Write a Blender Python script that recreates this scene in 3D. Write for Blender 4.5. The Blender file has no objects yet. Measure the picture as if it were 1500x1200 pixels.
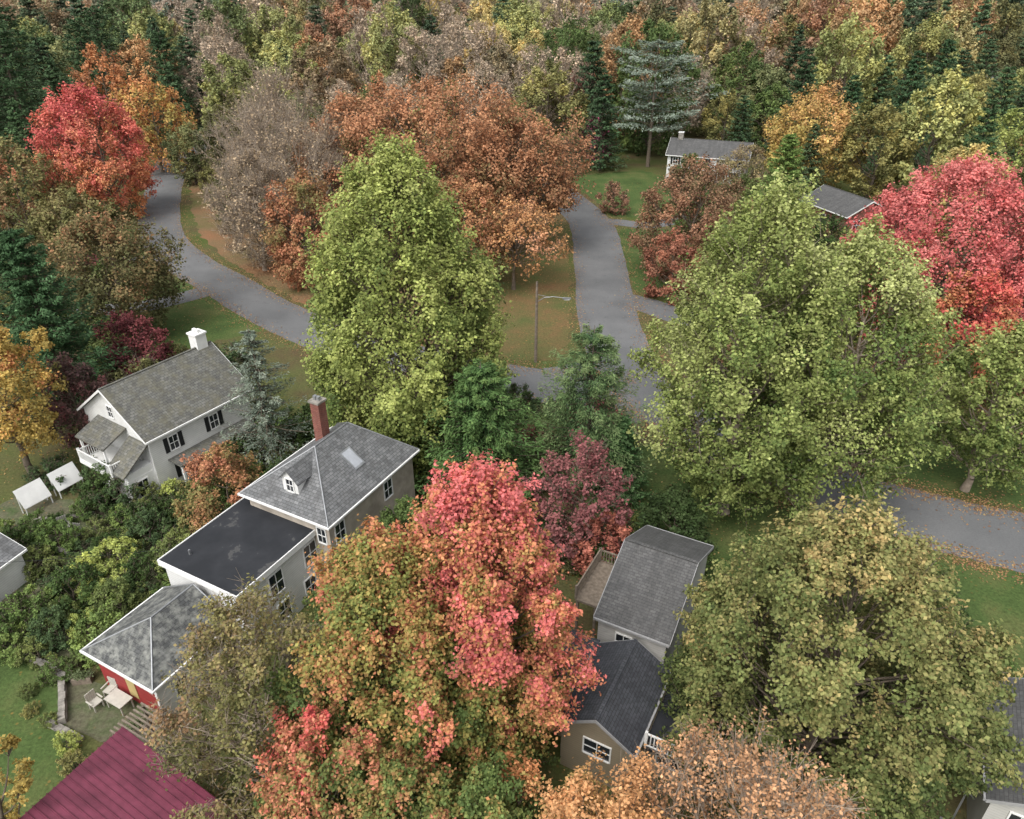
import bpy, math, numpy as np
from mathutils import Vector
sc=bpy.context.scene; COL=sc.collection
R=np.random.RandomState
def link(o): COL.objects.link(o); return o
# ---------------------------------------------------------------- materials
def newmat(n):
    m=bpy.data.materials.new(n); m.use_nodes=True; nt=m.node_tree
    return m,nt,nt.nodes['Principled BSDF'],nt.nodes['Material Output']
def N(nt,t,**k):
    n=nt.nodes.new(t)
    for a,b in k.items():
        if a in n.inputs.keys(): n.inputs[a].default_value=b
        else: setattr(n,a,b)
    return n
def ramp(nt,fac,stops):
    r=nt.nodes.new('ShaderNodeValToRGB'); e=r.color_ramp.elements
    while len(e)<len(stops): e.new(.5)
    for x,(p,c) in zip(e,stops): x.position=p; x.color=(*c,1) if len(c)==3 else c
    nt.links.new(fac,r.inputs[0]); return r.outputs[0]
def mix(nt,f,a,b,mode='MIX'):
    m=nt.nodes.new('ShaderNodeMix'); m.data_type='RGBA'; m.blend_type=mode
    for i,v in ((0,f),(6,a),(7,b)):
        if isinstance(v,(int,float)): m.inputs[i].default_value=v
        elif isinstance(v,tuple): m.inputs[i].default_value=(*v,1)
        else: nt.links.new(v,m.inputs[i])
    return m.outputs[2]
def noise(nt,vec,scale,detail=4,rough=.6):
    n=N(nt,'ShaderNodeTexNoise'); n.inputs['Scale'].default_value=scale; n.inputs['Detail'].default_value=detail; n.inputs['Roughness'].default_value=rough
    nt.links.new(vec,n.inputs['Vector']); return n.outputs['Fac']
def bump(nt,h,bs,st=.4,d=.02):
    b=N(nt,'ShaderNodeBump'); b.inputs['Strength'].default_value=st; b.inputs['Distance'].default_value=d
    nt.links.new(h,b.inputs['Height']); nt.links.new(b.outputs[0],bs.inputs['Normal'])
def leafmat(n,trans=.3,spec=.25,sat=.9,val=1.22):
    m,nt,b,o=newmat(n)
    a=N(nt,'ShaderNodeAttribute',attribute_name='col'); oi=N(nt,'ShaderNodeObjectInfo')
    c=mix(nt,1.0,a.outputs['Color'],oi.outputs['Color'],'MULTIPLY')
    h=N(nt,'ShaderNodeHueSaturation'); h.inputs['Saturation'].default_value=sat; h.inputs['Value'].default_value=val; nt.links.new(c,h.inputs['Color']); c=h.outputs[0]
    nt.links.new(c,b.inputs['Base Color']); b.inputs['Roughness'].default_value=.6; b.inputs['Specular IOR Level'].default_value=spec
    t=N(nt,'ShaderNodeBsdfTranslucent'); nt.links.new(c,t.inputs[0])
    s=N(nt,'ShaderNodeMixShader'); s.inputs[0].default_value=trans
    nt.links.new(b.outputs[0],s.inputs[1]); nt.links.new(t.outputs[0],s.inputs[2]); nt.links.new(s.outputs[0],o.inputs[0]); return m
LEAF=leafmat('leaf',.27,.12,.93,1.08); NEEDLE=leafmat('needle',.08,.06,1.0,1.3)
def simple(n,col,rough=.7,ns=0,amt=.25,spec=.3,metal=0,coord='Object',bst=0):
    m,nt,b,o=newmat(n); b.inputs['Roughness'].default_value=rough; b.inputs['Specular IOR Level'].default_value=spec; b.inputs['Metallic'].default_value=metal
    if ns:
        tc=N(nt,'ShaderNodeTexCoord'); f=noise(nt,tc.outputs[coord],ns)
        d=tuple(x*(1-amt) for x in col); l=tuple(min(1,x*(1+amt)) for x in col)
        nt.links.new(ramp(nt,f,[(.3,d),(.7,l)]),b.inputs['Base Color'])
        if bst: bump(nt,f,b,bst,.03)
    else: b.inputs['Base Color'].default_value=(*col,1)
    return m
BARK=simple('bark',(.16,.13,.1),.9,3,.4,.1,bst=.6); BARKG=simple('grey_bark',(.34,.28,.22),.9,3,.3,.1)
WHITE=simple('white_paint',(.76,.76,.74),.6,1.5,.08); TRIM=simple('white_trim',(.8,.8,.78),.5,4,.05); DULL=simple('dull_trim',(.33,.33,.33),.6,4,.1)
GLASS=simple('window_glass',(.02,.024,.03),.08,1.3,.5,.8); BLACK=simple('black_paint',(.02,.02,.022),.5,3,.2)
WOOD=simple('weathered_wood',(.22,.18,.14),.85,5,.35); STONE=simple('stone',(.27,.25,.22),.9,2.5,.4,bst=.5)
METAL=simple('grey_metal',(.35,.36,.37),.4,2,.15,.5,.6); PLAST=simple('pale_resin',(.5,.48,.42),.6,4,.12)
def shingle(n,c1,c2,mort,bw,bh,stain,stc,sts=.6):
    m,nt,b,o=newmat(n); uv=N(nt,'ShaderNodeUVMap')
    br=N(nt,'ShaderNodeTexBrick'); br.inputs['Scale'].default_value=1; br.inputs['Brick Width'].default_value=bw; br.inputs['Row Height'].default_value=bh
    br.inputs['Mortar Size'].default_value=.012; br.inputs['Mortar Smooth'].default_value=.3; br.inputs['Bias'].default_value=0
    br.inputs['Color1'].default_value=(*c1,1); br.inputs['Color2'].default_value=(*c2,1); br.inputs['Mortar'].default_value=(*mort,1)
    nt.links.new(uv.outputs[0],br.inputs['Vector'])
    f=noise(nt,uv.outputs[0],sts,8,.7); g=noise(nt,uv.outputs[0],6,3)
    fr=ramp(nt,f,[(.45,(0,0,0)),(.62,(stain,)*3)])
    c=mix(nt,fr,br.outputs['Color'],stc); c=mix(nt,.55,c,ramp(nt,g,[(.3,(.45,.45,.45)),(.7,(1.0,1.0,1.0))]),'MULTIPLY')
    mp=N(nt,'ShaderNodeMapping'); mp.inputs['Scale'].default_value=(2.2,.25,1); nt.links.new(uv.outputs[0],mp.inputs[0]); s=noise(nt,mp.outputs[0],1,4)
    c=mix(nt,.5,c,ramp(nt,s,[(.35,(.6,.6,.58)),(.65,(1.1,1.1,1.1))]),'MULTIPLY')
    nt.links.new(c,b.inputs['Base Color']); b.inputs['Roughness'].default_value=.75; b.inputs['Specular IOR Level'].default_value=.3
    bump(nt,br.outputs['Fac'],b,-.5,.02); return m
SLATE=shingle('grey_slate',(.15,.155,.16),(.26,.265,.27),(.06,.06,.06),.34,.2,.6,(.11,.11,.11))
SLATEM=shingle('mossy_slate',(.22,.22,.20),(.13,.13,.12),(.05,.05,.05),.34,.22,.8,(.17,.16,.115),.9)
SLATEL=shingle('lichen_slate',(.15,.155,.15),(.075,.078,.08),(.04,.04,.04),.34,.2,1,(.29,.295,.27),1.6)
DKSH=shingle('dark_shingle',(.065,.07,.08),(.10,.105,.12),(.03,.03,.03),.35,.16,.5,(.055,.055,.065))
GRSH=shingle('weathered_shingle',(.11,.11,.11),(.16,.158,.155),(.06,.06,.06),.35,.16,.6,(.09,.09,.09))
BRICK=shingle('red_brick',(.32,.07,.05),(.24,.05,.04),(.3,.25,.2),.22,.08,.3,(.15,.05,.04))
def siding(n,c,row=.16):
    m,nt,b,o=newmat(n); uv=N(nt,'ShaderNodeUVMap'); sp=N(nt,'ShaderNodeSeparateXYZ'); nt.links.new(uv.outputs[0],sp.inputs[0])
    md=N(nt,'ShaderNodeMath',operation='FRACT'); d=N(nt,'ShaderNodeMath',operation='DIVIDE'); d.inputs[1].default_value=row
    nt.links.new(sp.outputs[1],d.inputs[0]); nt.links.new(d.outputs[0],md.inputs[0])
    s=ramp(nt,md.outputs[0],[(0,(.55,.55,.55)),(.14,(1,1,1))]); f=noise(nt,uv.outputs[0],1.2,6)
    c2=mix(nt,1.0,s,ramp(nt,f,[(.3,tuple(x*.84 for x in c)),(.7,c)]),'MULTIPLY'); nt.links.new(c2,b.inputs['Base Color']); b.inputs['Roughness'].default_value=.65
    bump(nt,md.outputs[0],b,.4,.02); return m
SIDW=siding('white_siding',(.8,.8,.78)); SIDT=siding('tan_siding',(.30,.25,.175)); SIDR=siding('red_boards',(.33,.035,.035),.3); SIDG=siding('grey_siding',(.55,.54,.51))
STUC=simple('aged_stucco',(.42,.37,.31),.85,1.1,.25,.1)
MAG=simple('maroon_metal',(.155,.035,.06),.5,1.2,.3,.3,.05)
def flatroof():
    m,nt,b,o=newmat('rolled_roofing'); uv=N(nt,'ShaderNodeUVMap'); f=noise(nt,uv.outputs[0],.45,8,.6)
    c=ramp(nt,f,[(.42,(.024,.026,.03)),(.60,(.034,.036,.041)),(.62,(.075,.075,.075)),(.66,(.065,.065,.065))])
    nt.links.new(c,b.inputs['Base Color']); b.inputs['Roughness'].default_value=.75; b.inputs['Specular IOR Level'].default_value=.2; return m
FLAT=flatroof()
def asphalt():
    m,nt,b,o=newmat('asphalt'); tc=N(nt,'ShaderNodeTexCoord').outputs['Object']
    f=noise(nt,tc,.12,6); g=noise(nt,tc,9,3); q=noise(nt,tc,.9,6,.75)
    c=ramp(nt,f,[(.3,(.115,.118,.12)),(.5,(.15,.153,.155)),(.7,(.19,.192,.193))])
    c=mix(nt,.4,c,ramp(nt,g,[(.3,(.6,.6,.6)),(.7,(1.2,1.2,1.2))]),'MULTIPLY'); c=mix(nt,ramp(nt,q,[(.60,(0,0,0)),(.63,(.45,.45,.45))]),c,(.09,.092,.095))
    nt.links.new(c,b.inputs['Base Color']); b.inputs['Roughness'].default_value=.9; b.inputs['Specular IOR Level'].default_value=.25; return m
ASPH=asphalt()
def groundmat(n,cols,s1,speck,spamt,sps=2.2):
    m,nt,b,o=newmat(n); tc=N(nt,'ShaderNodeTexCoord').outputs['Object']
    f=noise(nt,tc,s1,8,.65); c=ramp(nt,f,list(zip([.35,.5,.66],cols)))
    g=noise(nt,tc,5,4,.7); c=mix(nt,.7,c,ramp(nt,g,[(.3,(.45,.45,.45)),(.7,(1.35,1.35,1.35))]),'MULTIPLY')
    v=N(nt,'ShaderNodeTexVoronoi'); v.inputs['Scale'].default_value=sps; nt.links.new(tc,v.inputs['Vector'])
    p=ramp(nt,v.outputs[0],[(.12,(1,1,1)),(.2,(0,0,0))]); q=ramp(nt,noise(nt,tc,.15,3),[(.4,(0,0,0)),(.65,(spamt,)*3)])
    c=mix(nt,mix(nt,1.0,p,q,'MULTIPLY'),c,speck); nt.links.new(c,b.inputs['Base Color']); b.inputs['Roughness'].default_value=.95; b.inputs['Specular IOR Level'].default_value=.1
    bump(nt,g,b,.6,.08); return m
GROUND=groundmat('forest_floor',[(.11,.08,.045),(.11,.115,.045),(.08,.11,.03)],.12,(.3,.12,.04),.8)
LAWN=groundmat('lawn_grass',[(.055,.085,.028),(.075,.115,.036),(.12,.135,.05)],.18,(.34,.17,.05),.7)
DRYL=groundmat('dry_lawn',[(.2,.12,.06),(.14,.12,.05),(.09,.12,.04)],.14,(.4,.18,.07),.9)
LITTER=groundmat('leaf_litter',[(.26,.14,.075),(.2,.14,.075),(.13,.13,.05)],.1,(.42,.18,.07),.9)
BARE=groundmat('garden_soil',[(.11,.10,.07),(.13,.13,.08),(.07,.11,.04)],.4,(.3,.15,.06),.5)
# ---------------------------------------------------------------- mesh helpers
def npmesh(name,V,Q,mat,col=None):
    me=bpy.data.meshes.new(name); V=np.asarray(V,np.float32); Q=np.asarray(Q,np.int32); n=len(Q)
    me.vertices.add(len(V)); me.vertices.foreach_set('co',V.ravel())
    me.loops.add(n*4); me.loops.foreach_set('vertex_index',Q.ravel())
    me.polygons.add(n); me.polygons.foreach_set('loop_start',np.arange(n,dtype=np.int32)*4); me.polygons.foreach_set('loop_total',np.full(n,4,np.int32))
    me.update(calc_edges=True)
    if col is not None:
        a=me.attributes.new('col','FLOAT_COLOR','FACE'); c=np.ones((n,4),np.float32); c[:,:3]=col; a.data.foreach_set('color',c.ravel())
    me.materials.append(mat); return me
def nrm(a): return a/np.maximum(np.linalg.norm(a,axis=-1,keepdims=True),1e-6)
def leaves(P,Nn,size,asp,rng,T=None):
    n=len(P)
    if T is None: T=rng.normal(size=(n,3))
    A=nrm(T-Nn*np.sum(T*Nn,1,keepdims=True)); B=np.cross(Nn,A); s=(size*rng.uniform(.6,1.3,n))[:,None]
    V=np.stack([P-A*s*.5,P+B*s*.5*asp+A*s*.05,P+A*s*.6+Nn*s*.08,P-B*s*.5*asp+A*s*.05],1).reshape(-1,3)
    return V,np.arange(n*4).reshape(-1,4)
def segs(P0,P1,r0,r1,k=5):
    P0=np.asarray(P0,float);P1=np.asarray(P1,float);n=len(P0); r0=np.broadcast_to(r0,(n,));r1=np.broadcast_to(r1,(n,))
    D=nrm(P1-P0); U=nrm(np.cross(D,np.where(np.abs(D[:,2:3])>.9,[[1.,0,0]],[[0,0,1.]]))); W=np.cross(D,U)
    a=np.arange(k)*2*math.pi/k; ring=U[:,None]*np.cos(a)[None,:,None]+W[:,None]*np.sin(a)[None,:,None]
    V=np.concatenate([P0[:,None]+ring*r0[:,None,None],P1[:,None]+ring*r1[:,None,None]],1).reshape(-1,3)
    i=np.arange(k);j=(i+1)%k; q=np.stack([i,j,j+k,i+k],1); Q=(np.arange(n)[:,None,None]*2*k+q[None]).reshape(-1,4)
    return V,Q
def cat(parts):
    Vs=[];Qs=[];o=0
    for V,Q in parts: Vs.append(V);Qs.append(Q+o);o+=len(V)
    return np.concatenate(Vs),np.concatenate(Qs)
def rampc(cols,s):
    cols=np.array(cols,float); s=np.clip(s,0,1)*(len(cols)-1); i=np.minimum(s.astype(int),len(cols)-2); f=(s-i)[:,None]
    return cols[i]*(1-f)+cols[i+1]*f
SH=dict(round=([0,.2,.45,.7,.9,1],[.62,.93,1,.85,.52,.15]),egg=([0,.12,.35,.6,.85,1],[.6,.9,1,.84,.5,.14]),full=([0,.12,.35,.6,.8,.93,1],[.62,.9,1,.93,.74,.46,.15]),spread=([0,.3,.6,.85,1],[.75,1,.95,.62,.2]),flat=([0,.3,.6,.85,1],[.8,1,1,.85,.5]),vase=([0,.3,.6,.85,1],[.4,.75,1,.8,.3]))
def broad(seed,h,r,cols,base=.2,shape='round',nb=30,nc=10,nl=50,leaf=.3,s0=.5,hg=0.,xg=0.,sn=(.18,.1,.12),twigs=0,up=.35,el=1.,bark=None,lump=.16,asp=.8,bs=.34,val=.2,tw=1.,fill=.75):
    g=R(seed); zb=base*h; H=h-zb; ts=np.linspace(0,1,200); Rt=np.interp(ts,*SH[shape])*r; cdf=np.cumsum(Rt+.12*r); cdf/=cdf[-1]
    i=np.arange(nb); t=np.interp((i+.5+g.uniform(-.3,.3,nb))/nb,cdf,ts); ph=i*2.39996+g.uniform(-.4,.4,nb)
    L=1+lump*np.sin(2*ph+g.uniform(0,6))+lump*.8*np.sin(3*ph+6*t+g.uniform(0,6)); rr=np.interp(t,*SH[shape])*r
    Rb=bs*r*g.uniform(.7,1.3,nb); rad=np.maximum(rr*L-Rb*.75,rr*.25)*g.uniform(fill,1.08,nb)
    B=np.stack([rad*np.cos(ph),rad*np.sin(ph),zb+t*(H-Rb*.8)],1)
    out=nrm(B-np.array([0,0,zb+.35*H])); 
    d=nrm(out[:,None]*.75+np.array([0,0,up])+g.normal(size=(nb,nc,3))*.62); cp=B[:,None]+d*(Rb[:,None]*g.uniform(.45,1.08,(nb,nc)))[...,None]
    sd=nrm(d*.7+np.array([0,0,up])+g.normal(size=(nb,nc,3))*.3)
    a=g.uniform(0,1,(nb,nc,nl,1)); rb=Rb[:,None,None,None]
    P=cp[:,:,None]+sd[:,:,None]*rb*.75*el*(a-.25)+g.normal(size=(nb,nc,nl,3))*rb*.2*(1.15-.75*a)
    Nn=nrm(np.array([0,0,.5])+nrm(P-B[:,None,None])*.7+g.normal(size=P.shape)*.55)
    s=s0+hg*((P[...,2]-zb)/H-.5)+xg*(P[...,0]/r)+g.normal(size=(nb,1,1))*sn[0]+g.normal(size=(nb,nc,1))*sn[1]+g.normal(size=(nb,nc,nl))*sn[2]
    c=rampc(cols,s.ravel())*(1+g.normal(size=(nb,nc,1))*val*.6+g.normal(size=(nb,nc,nl))*val).reshape(-1,1).clip(.35,1.8)
    P=P.reshape(-1,3);Nn=Nn.reshape(-1,3); P[:,2]=np.maximum(P[:,2],.05)
    V,Q=leaves(P,Nn,leaf,asp,g); crown=npmesh('crown',V,Q,LEAF,c)
    rt=.016*h+.05; top=zb+.7*H; k=8; zz=np.linspace(0,top,k+1); wob=np.cumsum(g.normal(size=(k+1,2))*.012*h,0); wob[0]=0
    TP=np.concatenate([wob,zz[:,None]],1); tr=rt*(1-.85*zz/top); tr[0]*=1.35
    S=[segs(TP[:-1],TP[1:],tr[:-1],tr[1:],8)]
    hz=np.hypot(B[:,0],B[:,1]); zs=np.clip(B[:,2]-hz*g.uniform(.5,1.0,nb)-.05*H,zb*.6+.02*h,top*.97); fx=np.stack([np.interp(zs,zz,wob[:,0]),np.interp(zs,zz,wob[:,1]),zs],1)
    mid=(fx+B)/2+np.stack([B[:,0]*.12,B[:,1]*.12,-.04*h*np.ones(nb)+g.normal(size=nb)*.02*h],1); r0=np.minimum(rt*.27,np.interp(zs,zz,tr)*.7)*tw; pr=fx;q0=r0
    for u in (.2,.4,.6,.8,1.):
        p=(1-u)**2*fx+2*u*(1-u)*mid+u*u*B; q=r0*(1-.8*u); S.append(segs(pr,p,q0,q,5)); pr=p;q0=q
    bb=np.repeat((B*.75+mid*.25),nc,0); ce=cp.reshape(-1,3); S.append(segs(bb,ce,np.repeat(r0*.28,nc),.02*tw,3)); 
    tip=ce+sd.reshape(-1,3)*np.repeat(Rb,nc)[:,None]*.5*el; S.append(segs(ce,tip,.02*tw,.006,3))
    if twigs:
        e=np.repeat(ce,twigs,0); dd=nrm(np.repeat(sd.reshape(-1,3),twigs,0)+g.normal(size=e.shape)*.55+np.array([0,0,.25])); ln=np.repeat(Rb,nc*twigs)*g.uniform(.4,1.,len(e))
        st=e-dd*ln[:,None]*.2+g.normal(size=e.shape)*.1; en=st+dd*ln[:,None]; S.append(segs(st,en,.02*tw,.006*tw,3))
        e2=np.repeat(st*.4+en*.6,2,0); d2=nrm(np.repeat(dd,2,0)+g.normal(size=e2.shape)*.6); S.append(segs(e2,e2+d2*np.repeat(ln,2)[:,None]*.5,.012*tw,.004*tw,3))
    V,Q=cat(S); return npmesh('trunk',V,Q,bark or BARK),crown
def conif(seed,h,r,cols,base=.06,nw=26,per=8,nl=90,leaf=.3,droop=-.15,pw=.85,s0=.4,asp=.35,flat=.05,irr=.15,sn=.12,wid=.3):
    g=R(seed); n=nw*per; lv=np.repeat(np.arange(nw),per); t=(lv+g.uniform(-.4,.4,n))/nw; t=t.clip(0,.99); ph=np.tile(np.arange(per),nw)*2*math.pi/per+lv*1.3+g.uniform(-.3,.3,n)
    Lb=r*((1-t)**pw)*g.uniform(1-irr*2,1+irr,n)+.05*r; z0=h*(base+(1-base)*t*.97); D=np.stack([np.cos(ph),np.sin(ph),np.zeros(n)],1); Sd=np.stack([-np.sin(ph),np.cos(ph),np.zeros(n)],1)
    cv=.25*(1 if droop<0 else .2)
    def pt(a): return D*(Lb*a)[:,None]+np.stack([0*Lb,0*Lb,z0+Lb*(droop*a+cv*a*a)],1)
    a=g.uniform(.08,1,(n,nl))**.75; w=(Lb[:,None]*wid)*(1.15-a); lat=g.uniform(-1,1,(n,nl))*w
    P=D[:,None]*(Lb[:,None]*a)[...,None]+Sd[:,None]*lat[...,None]; P[...,2]+=z0[:,None]+Lb[:,None]*(droop*a+cv*a*a)-np.abs(lat)*.15+g.normal(size=a.shape)*flat*Lb[:,None].clip(.6,9)
    T=D[:,None]+Sd[:,None]*np.sign(lat)[...,None]*.7+g.normal(size=P.shape)*.25; Nn=nrm(np.array([0,0,1.])+D[:,None]*.3+g.normal(size=P.shape)*.45)
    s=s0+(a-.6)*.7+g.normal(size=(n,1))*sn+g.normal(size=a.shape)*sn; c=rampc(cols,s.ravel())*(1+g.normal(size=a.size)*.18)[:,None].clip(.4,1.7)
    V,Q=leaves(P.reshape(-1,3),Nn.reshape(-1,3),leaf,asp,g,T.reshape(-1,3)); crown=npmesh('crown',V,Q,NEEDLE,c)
    rt=.014*h+.06; S=[segs([[0,0,0]],[[0,0,h*.98]],rt,.02,8)]; st=np.stack([0*z0,0*z0,z0],1); pr=st
    for u in (.35,.7,1.): p=pt(u); S.append(segs(pr,p,.05*(1.1-u)+.01,.05*(1-u)+.008,3)); pr=p
    V,Q=cat(S); return npmesh('trunk',V,Q,BARK),crown
def put(kind,loc,ms,label,cate,group=None,rot=0,scale=(1,1,1),tint=(1,1,1)):
    e=link(bpy.data.objects.new(kind,None)); e.empty_display_size=.5; e.location=loc; e.rotation_euler=(0,0,rot); e.scale=scale; e['label']=label; e['category']=cate
    if group: e['group']=group
    for nm,me in zip(('trunk','crown'),ms):
        o=link(bpy.data.objects.new(nm,me)); o.parent=e
        if nm=='crown': o.color=(*tint,1)
    return e
# palette (linear albedo)
DG=(.05,.085,.024);G=(.1,.155,.04);MG=(.15,.21,.055);YG=(.30,.345,.085);LG=(.40,.45,.15);OL=(.22,.21,.07);OLD=(.12,.12,.045);YE=(.52,.38,.09);OR=(.56,.23,.08);RU=(.42,.17,.08);BR=(.26,.14,.08);TAN=(.35,.26,.175)
RE=(.58,.09,.075);PK=(.62,.14,.12);BU=(.2,.05,.055);SA=(.60,.21,.115);CO=(.04,.078,.033);COL_=(.075,.13,.05)
trees=[] # x,y,r for spacing
def tree(kind,x,y,h,r,cols,label,cate='tree',fn=broad,seed=None,**k):
    trees.append((x,y,r)); ms=fn(seed if seed is not None else len(trees)*7+3,h,r,cols,**k); return put(kind,(x,y,0),ms,label,cate)
tree('tulip_tree',-8.0,50.3,24.2,7.3,[G,(.17,.22,.055),(.25,.3,.07),(.33,.37,.09),(.38,.41,.12)],'tall oval green tree turning yellow behind the slate roofed house',base=.05,shape='full',nb=125,nc=13,nl=76,leaf=.22,s0=.55,hg=.4,bs=.27,up=.45,lump=.05,fill=.6,seed=44)
CM=[(.10,.15,.04),(.19,.225,.055),(.30,.265,.065),(.45,.235,.075),(.58,.20,.095),PK,(.66,.16,.15)]
tree('maple_tree',-1.4,22.9,17.6,4.0,CM,'tall maple with salmon red top shading to orange and green',base=.08,shape='full',nb=84,nc=13,nl=115,leaf=.15,s0=.50,hg=.6,xg=.12,sn=(.16,.12,.1),bs=.31,up=.6,el=1.3,lump=.05,seed=22,fill=.65)
tree('maple_tree',-4.9,22.3,14.7,4.7,CM,'maple with orange tinged top and yellow green lower leaves',base=.08,shape='full',nb=84,nc=13,nl=105,leaf=.15,s0=.33,hg=.4,xg=.12,sn=(.13,.1,.09),bs=.29,up=.6,el=1.3,lump=.06,seed=23,fill=.65)
tree('maple_tree',-7.4,18.0,9.6,3.0,[DG,G,(.2,.22,.06),(.36,.2,.07),SA,RE],'smaller maple with red tips and green lower leaves',base=.1,nb=36,nc=10,nl=110,leaf=.14,s0=.44,hg=.8,xg=-.1,sn=(.14,.12,.12),up=.6,el=1.3)
tree('maple_tree',-4.4,17.0,8.4,2.8,[DG,G,(.16,.2,.05),(.34,.22,.07),SA],'leafy green maple with a few orange tips',base=.1,nb=32,nc=10,nl=100,leaf=.14,s0=.38,hg=.4,up=.6,el=1.3)
tree('maple_tree',-1.0,16.6,7.6,3.0,[DG,G,MG,(.24,.26,.07),OR],'low green maple with yellowing leaf edges',base=.1,nb=34,nc=10,nl=100,leaf=.14,s0=.48,hg=.3,up=.5,el=1.2)
tree('viburnum_bush',-6.5,36.2,5.9,2.3,[DG,G,MG],'tall green bush against the pale house wall',cate='bush',base=.02,nb=30,nc=9,nl=60,leaf=.15)
tree('viburnum_bush',-9.6,31.6,4.4,2.0,[DG,G,OL],'rounded olive green bush below the house windows',cate='bush',base=.02,nb=26,nc=9,nl=60,leaf=.15)
SM=[G,(.17,.22,.055),(.26,.31,.08),(.36,.4,.12),(.43,.46,.17)]
tree('silver_maple_tree',15.4,42.6,23.0,5.7,SM,'huge pale green maple with plume like boughs beside the road',base=.12,shape='full',nb=82,nc=12,nl=86,leaf=.2,s0=.55,hg=.35,bs=.28,up=.6,el=1.5,lump=.13,bark=BARKG,fill=.65)
tree('silver_maple_tree',21.8,43.6,20.0,6.6,SM,'spreading pale green maple with long bare limbs over the road',base=.24,shape='full',nb=76,nc=12,nl=84,leaf=.2,s0=.40,hg=.5,bs=.28,up=.5,el=1.5,lump=.15,bark=BARKG,fill=.65)
tree('silver_maple_tree',34.6,45.4,13.2,4.2,SM,'light green maple at the road edge with drooping boughs',base=.22,nb=38,nc=10,nl=75,leaf=.21,s0=.4,hg=.3,up=.45,el=1.5,bark=BARKG)
tree('linden_tree',13.7,21.8,15.8,6.3,[(.075,.105,.03),(.14,.175,.05),(.21,.225,.07),(.30,.275,.095),(.44,.32,.12)],'broad olive green tree with rounded yellow brown crown',base=.08,nb=120,nc=12,nl=98,leaf=.155,s0=.44,hg=.45,bs=.21,up=.4,el=1.2,lump=.06,sn=(.14,.12,.12),fill=.6,seed=311)
tree('maple_tree',3.0,12.9,11.3,3.8,[OL,(.46,.27,.08),(.6,.3,.11),(.66,.35,.14)],'orange maple crown glowing with gold tips',nb=40,nc=11,nl=95,leaf=.12,s0=.6,hg=.3,up=.6,el=1.2)
tree('ash_tree',8.6,14.0,11.8,4.2,[(.42,.25,.12),(.54,.29,.14),(.62,.34,.16)],'half bare rust orange tree with thin grey twigs',nb=38,nc=10,nl=56,leaf=.12,twigs=4,s0=.5,up=.6,el=1.2,bark=BARKG)
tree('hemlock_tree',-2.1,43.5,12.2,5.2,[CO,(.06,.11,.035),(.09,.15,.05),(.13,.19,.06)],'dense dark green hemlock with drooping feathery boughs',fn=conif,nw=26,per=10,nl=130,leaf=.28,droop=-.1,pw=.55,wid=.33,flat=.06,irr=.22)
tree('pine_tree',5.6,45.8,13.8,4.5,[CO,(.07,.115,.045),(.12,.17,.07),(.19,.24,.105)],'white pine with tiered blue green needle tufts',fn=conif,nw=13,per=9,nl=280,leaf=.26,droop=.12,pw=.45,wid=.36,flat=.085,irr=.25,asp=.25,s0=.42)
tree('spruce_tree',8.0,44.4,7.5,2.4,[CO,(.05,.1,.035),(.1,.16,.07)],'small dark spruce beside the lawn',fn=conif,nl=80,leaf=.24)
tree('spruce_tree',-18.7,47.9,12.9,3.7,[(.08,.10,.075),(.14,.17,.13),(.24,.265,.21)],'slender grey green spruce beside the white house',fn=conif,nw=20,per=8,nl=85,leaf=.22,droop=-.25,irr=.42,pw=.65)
OK_=[OLD,(.30,.17,.075),(.38,.18,.085),(.46,.21,.095),(.52,.26,.12)]
tree('oak_tree',-12.5,104,21.5,14.0,OK_,'wide rust orange oak on the leaf covered island',shape='flat',base=.15,nb=100,nc=12,nl=52,leaf=.32,s0=.58,hg=.2,bs=.21,lump=.1,tw=1.3,sn=(.22,.12,.14))
tree('oak_tree',0.4,103,17.6,8.6,OK_,'rust red oak with spreading limbs above the road',nb=50,nc=11,nl=42,leaf=.32,s0=.58,twigs=1,base=.38,shape='flat')
tree('oak_tree',-22.0,114,19,9.5,OK_,'rust brown oak among bare trees',nb=56,nc=11,nl=42,leaf=.33,s0=.42,base=.12,bs=.28)
tree('oak_tree',-25.0,88.5,14,5.2,[OL,(.36,.19,.08),RU,(.48,.19,.1)],'red and olive oak beside the curving road',nb=36,nc=10,nl=46,leaf=.28,s0=.5,base=.08)
tree('oak_tree',-6,88,13,6.5,[OLD,OL,RU,(.48,.25,.1)],'orange and olive oak with low limbs',nb=32,nc=10,nl=36,leaf=.3,s0=.55,base=.2)
tree('oak_tree',0.2,87,11,5.4,[OL,(.48,.24,.09),(.52,.27,.1),(.54,.26,.13)],'sparse orange oak over the grass verge',nb=26,nc=9,nl=26,leaf=.28,s0=.6,base=.45,twigs=1)
for x,y,h,r in ((-31.4,104,23.0,9.0),(-32.8,93.9,15.5,5.6),(-27.5,98,18,6.5),(-38,122,17,7.5)):
    tree('bare_tree',x,y,h,r,[(.3,.22,.13),(.42,.31,.19),(.48,.37,.24)],'nearly bare tan brown tree above fallen leaves',nb=38,nc=10,nl=16,leaf=.25,twigs=6,s0=.45,bark=BARKG,base=.12,tw=1.4,up=.7)
tree('red_maple_tree',-65,118.5,19.4,8.6,[(.45,.07,.065),(.60,.13,.10),(.64,.2,.12),(.64,.28,.11)],'bright crimson maple with orange skirt beside the road',nb=64,nc=11,nl=60,leaf=.31,s0=.58,hg=-.7,base=.12,lump=.04,bs=.25)
tree('maple_tree',-84.6,166,21.5,6.5,[BR,OR,(.6,.27,.1)],'orange maple in front of dark pines',nb=26,nc=9,nl=30,leaf=.45)
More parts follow.
